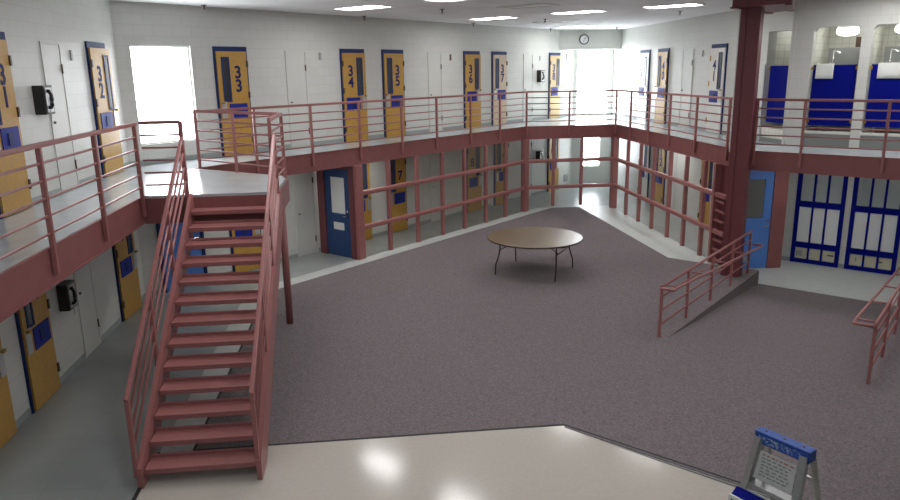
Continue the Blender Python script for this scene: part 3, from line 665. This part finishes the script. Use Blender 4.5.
for (x, y), lb in (((-3.16,15.45), 'ceiling sprinkler above the corner right of the bright window'), ((-.01,18.66), 'ceiling sprinkler above door 34'), ((1.73,16.77), 'ceiling sprinkler right of the first ceiling light'),
                   ((3.13,21.6), 'ceiling sprinkler above door 36'), ((4.93,20.25), 'ceiling sprinkler left of the clock, nearer the camera'), ((6.31,25.1), 'ceiling sprinkler in front of the wall near door 38'), ((8.40,24.38), 'ceiling sprinkler right of the clock'), ((7.73,17.82), 'ceiling sprinkler near the maroon beam')):
    o = thing('sprinkler', lb, 'sprinkler', (x, y, CZ), 0, 'ceiling sprinklers')
    MB().lathe([(.055,0), (.055,-.012), (.016,-.014), (.016,-.08), (.03,-.085)], 14).build('sprinkler_body', BRONZE, o)
    MB().lathe([(.045,-.105), (.045,-.112)], 14).tube([(.02,0,-.08), (.02,0,-.108)], .005, 6).tube([(-.02,0,-.08), (-.02,0,-.108)], .005, 6).build('deflector', STEEL, o)

# ------------------------------------------------------------------ folding table
tb = thing('folding_table', 'round brown folding table standing on the carpet', 'table', (3.50, 14.99, .011), math.radians(-33))
Rr = 1.03
MB().lathe([(0,.745), (Rr-.01,.745), (Rr,.752), (Rr,.773), (Rr-.008,.78), (0,.78)], 72).build('table_top', WOODTOP, tb)
MB().lathe([(Rr,.750), (Rr+.006,.753), (Rr+.006,.772), (Rr,.775)], 72).build('edge_band', DKMETAL, tb)
ap = MB()
for y in (-.42, .42): ap.box(-.78, .78, y-.02, y+.02, .69, .745)
for x in (-.78, .78): ap.box(x-.02, x+.02, -.42, .42, .69, .745)
ap.build('apron', DKMETAL, tb)
for x in (-.66, .66):
    s = 1 if x > 0 else -1
    for y in (-.62, .62):
        t = 1 if y > 0 else -1
        MB().tube([(x-.02*s, t*.44, .72), (x-.02*s, t*.46, .50), (x+.0*s, t*.50, .36), (x+.02*s, t*.585, .22), (x+.02*s, t*.61, .0)], .015, 10).build('leg', DKMETAL, tb, smooth=True)
    MB().tube([(x-.02*s, -.455, .52), (x-.02*s, .455, .52)], .011, 8).build('cross_bar', DKMETAL, tb)
    for y in (-.3, .3): MB().tube([(x-.02*s, y, .52), (x-.42*s, y*.6, .72)], .010, 8).build('brace', DKMETAL, tb)

# ------------------------------------------------------------------ step ladder
ld_ = thing('step_ladder', 'aluminium step ladder with blue cap at the bottom of the photo', 'ladder', (2.86, 4.34, .008), math.radians(-61))
cap = MB().box(-.205, .205, -.06, .035, 1.655, 1.745).box(-.21, .21, -.066, .02, 1.735, 1.75).build('top_cap', LBLUE, ld_, bevel=.008)
for x, y in ((-.14, 0), (0, 0), (.14, 0)): MB().disc(.010, 1.748, 1.753, 16, x, -.02).build('tool_hole', INK, cap)
rr = random.Random(3)
B(-.17, .17, -.063, -.060, 1.672, 1.722).build('cap_print', SPECK, cap)
def frl(s, z, front=True):                               # rail position at a height
    k = (1.70-z)/1.70
    return (s*(.165+.085*k), (-.045-.42*k) if front else (.05+.46*k), z)
for s in (-1, 1):
    MB().bar(frl(s,1.70), frl(s,0), .05, .07).build('front_rail', ALU, ld_); MB().bar(frl(s,1.70,False), frl(s,0,False), .022, .045).build('rear_rail', ALU, ld_)
    MB().disc(.04, 0, .03, 12, frl(s,0)[0], frl(s,0)[1]).build('foot', BLACK, ld_); MB().disc(.035, 0, .03, 12, frl(s,0,False)[0], frl(s,0,False)[1]).build('foot', BLACK, ld_)
    MB().bar((s*.2, -.18, 1.05), (s*.2, .22, 1.05), .006, .02).build('spreader', STEEL, ld_)
for z in (.28, .56, .84, 1.12, 1.38):
    a, b = frl(-1,z), frl(1,z); MB().box(a[0]+.012, b[0]-.012, a[1]-.035, a[1]+.05, z-.03, z).build('step', ALU, ld_, bevel=.004)
for z in (.4, .95, 1.45):
    a, b = frl(-1,z,False), frl(1,z,False); MB().bar(a, b, .02, .03).build('rear_brace', ALU, ld_)
def tilt(z): return -.045-.42*(1.70-z)/1.70
lb = MB().add([(-.145,tilt(1.42)-.02,1.42), (.145,tilt(1.42)-.02,1.42), (.135,tilt(1.62)-.02,1.62), (-.135,tilt(1.62)-.02,1.62), (-.145,tilt(1.42)-.012,1.42), (.145,tilt(1.42)-.012,1.42), (.135,tilt(1.62)-.012,1.62), (-.135,tilt(1.62)-.012,1.62)],
              [(0,1,2,3), (7,6,5,4), (0,4,5,1), (1,5,6,2), (2,6,7,3), (3,7,4,0)]).build('label_plate', LABELM, ld_)
rx = Matrix.Rotation(math.radians(90)-math.atan(.247), 3, 'X')
lt = MB(); lr = MB()
for i in range(7):
    z = 1.598-.024*i; x = -.11
    while x < .10:
        w_ = rr.uniform(.012, .035); (lr if i == 0 else lt).add([(x,tilt(z)-.0215,z), (x+w_,tilt(z)-.0215,z), (x+w_,tilt(z+.008)-.0215,z+.008), (x,tilt(z+.008)-.0215,z+.008)], [(0,1,2,3)]); x += w_+rr.uniform(.006, .02)
    if i == 0: pass
lt.build('label_print', INKG, lb); lr.build('label_heading', INKR, lb)
pl = MB().box(-.245, .20, -.262, -.250, 1.08, 1.28).box(-.17, .20, -.17, -.16, 1.2, 1.325).build('placard', WHITEP, ld_)
MB().add([(-.235,-.25,1.275), (.2,-.25,1.275), (.2,-.18,1.32), (-.235,-.18,1.32), (-.235,-.25,1.255), (.2,-.25,1.255), (.2,-.18,1.30), (-.235,-.18,1.30)], [(0,1,2,3), (7,6,5,4), (0,4,5,1), (1,5,6,2), (2,6,7,3), (3,7,4,0)]).build('placard_edge', NAVY, pl)
for xa, xb in ((-.215, -.215), (-.19, -.165)): MB().bar((xa,-.264,1.25), (xb,-.264,1.17), .016, .004).build('letter', INK, pl)

# ------------------------------------------------------------------ world, camera, view
w = bpy.data.worlds.new('World'); SC.world = w; w.use_nodes = True
w.node_tree.nodes['Background'].inputs[0].default_value = (.75, .85, 1, 1); w.node_tree.nodes['Background'].inputs[1].default_value = .6
cam = bpy.data.cameras.new('camera'); co = bpy.data.objects.new('camera', cam); COL.objects.link(co); SC.camera = co
cam.sensor_fit = 'HORIZONTAL'; cam.sensor_width = 36; cam.lens = 717.25/900*36; cam.clip_start = .05; cam.clip_end = 200
Rv, Uv, Fv = Vector((0.99362573,-0.11166839,-0.01542985)), Vector((0.0419067,0.23883414,0.9701557)), Vector((0.10465055,0.96461828,-0.2419914))
co.matrix_world = Matrix(((Rv[0],Uv[0],-Fv[0],0), (Rv[1],Uv[1],-Fv[1],0), (Rv[2],Uv[2],-Fv[2],4.33074), (0,0,0,1)))
vs = SC.view_settings; vs.view_transform = 'Standard'; vs.look = 'None'; vs.gamma = 1; vs.use_curve_mapping = False; vs.exposure = .75
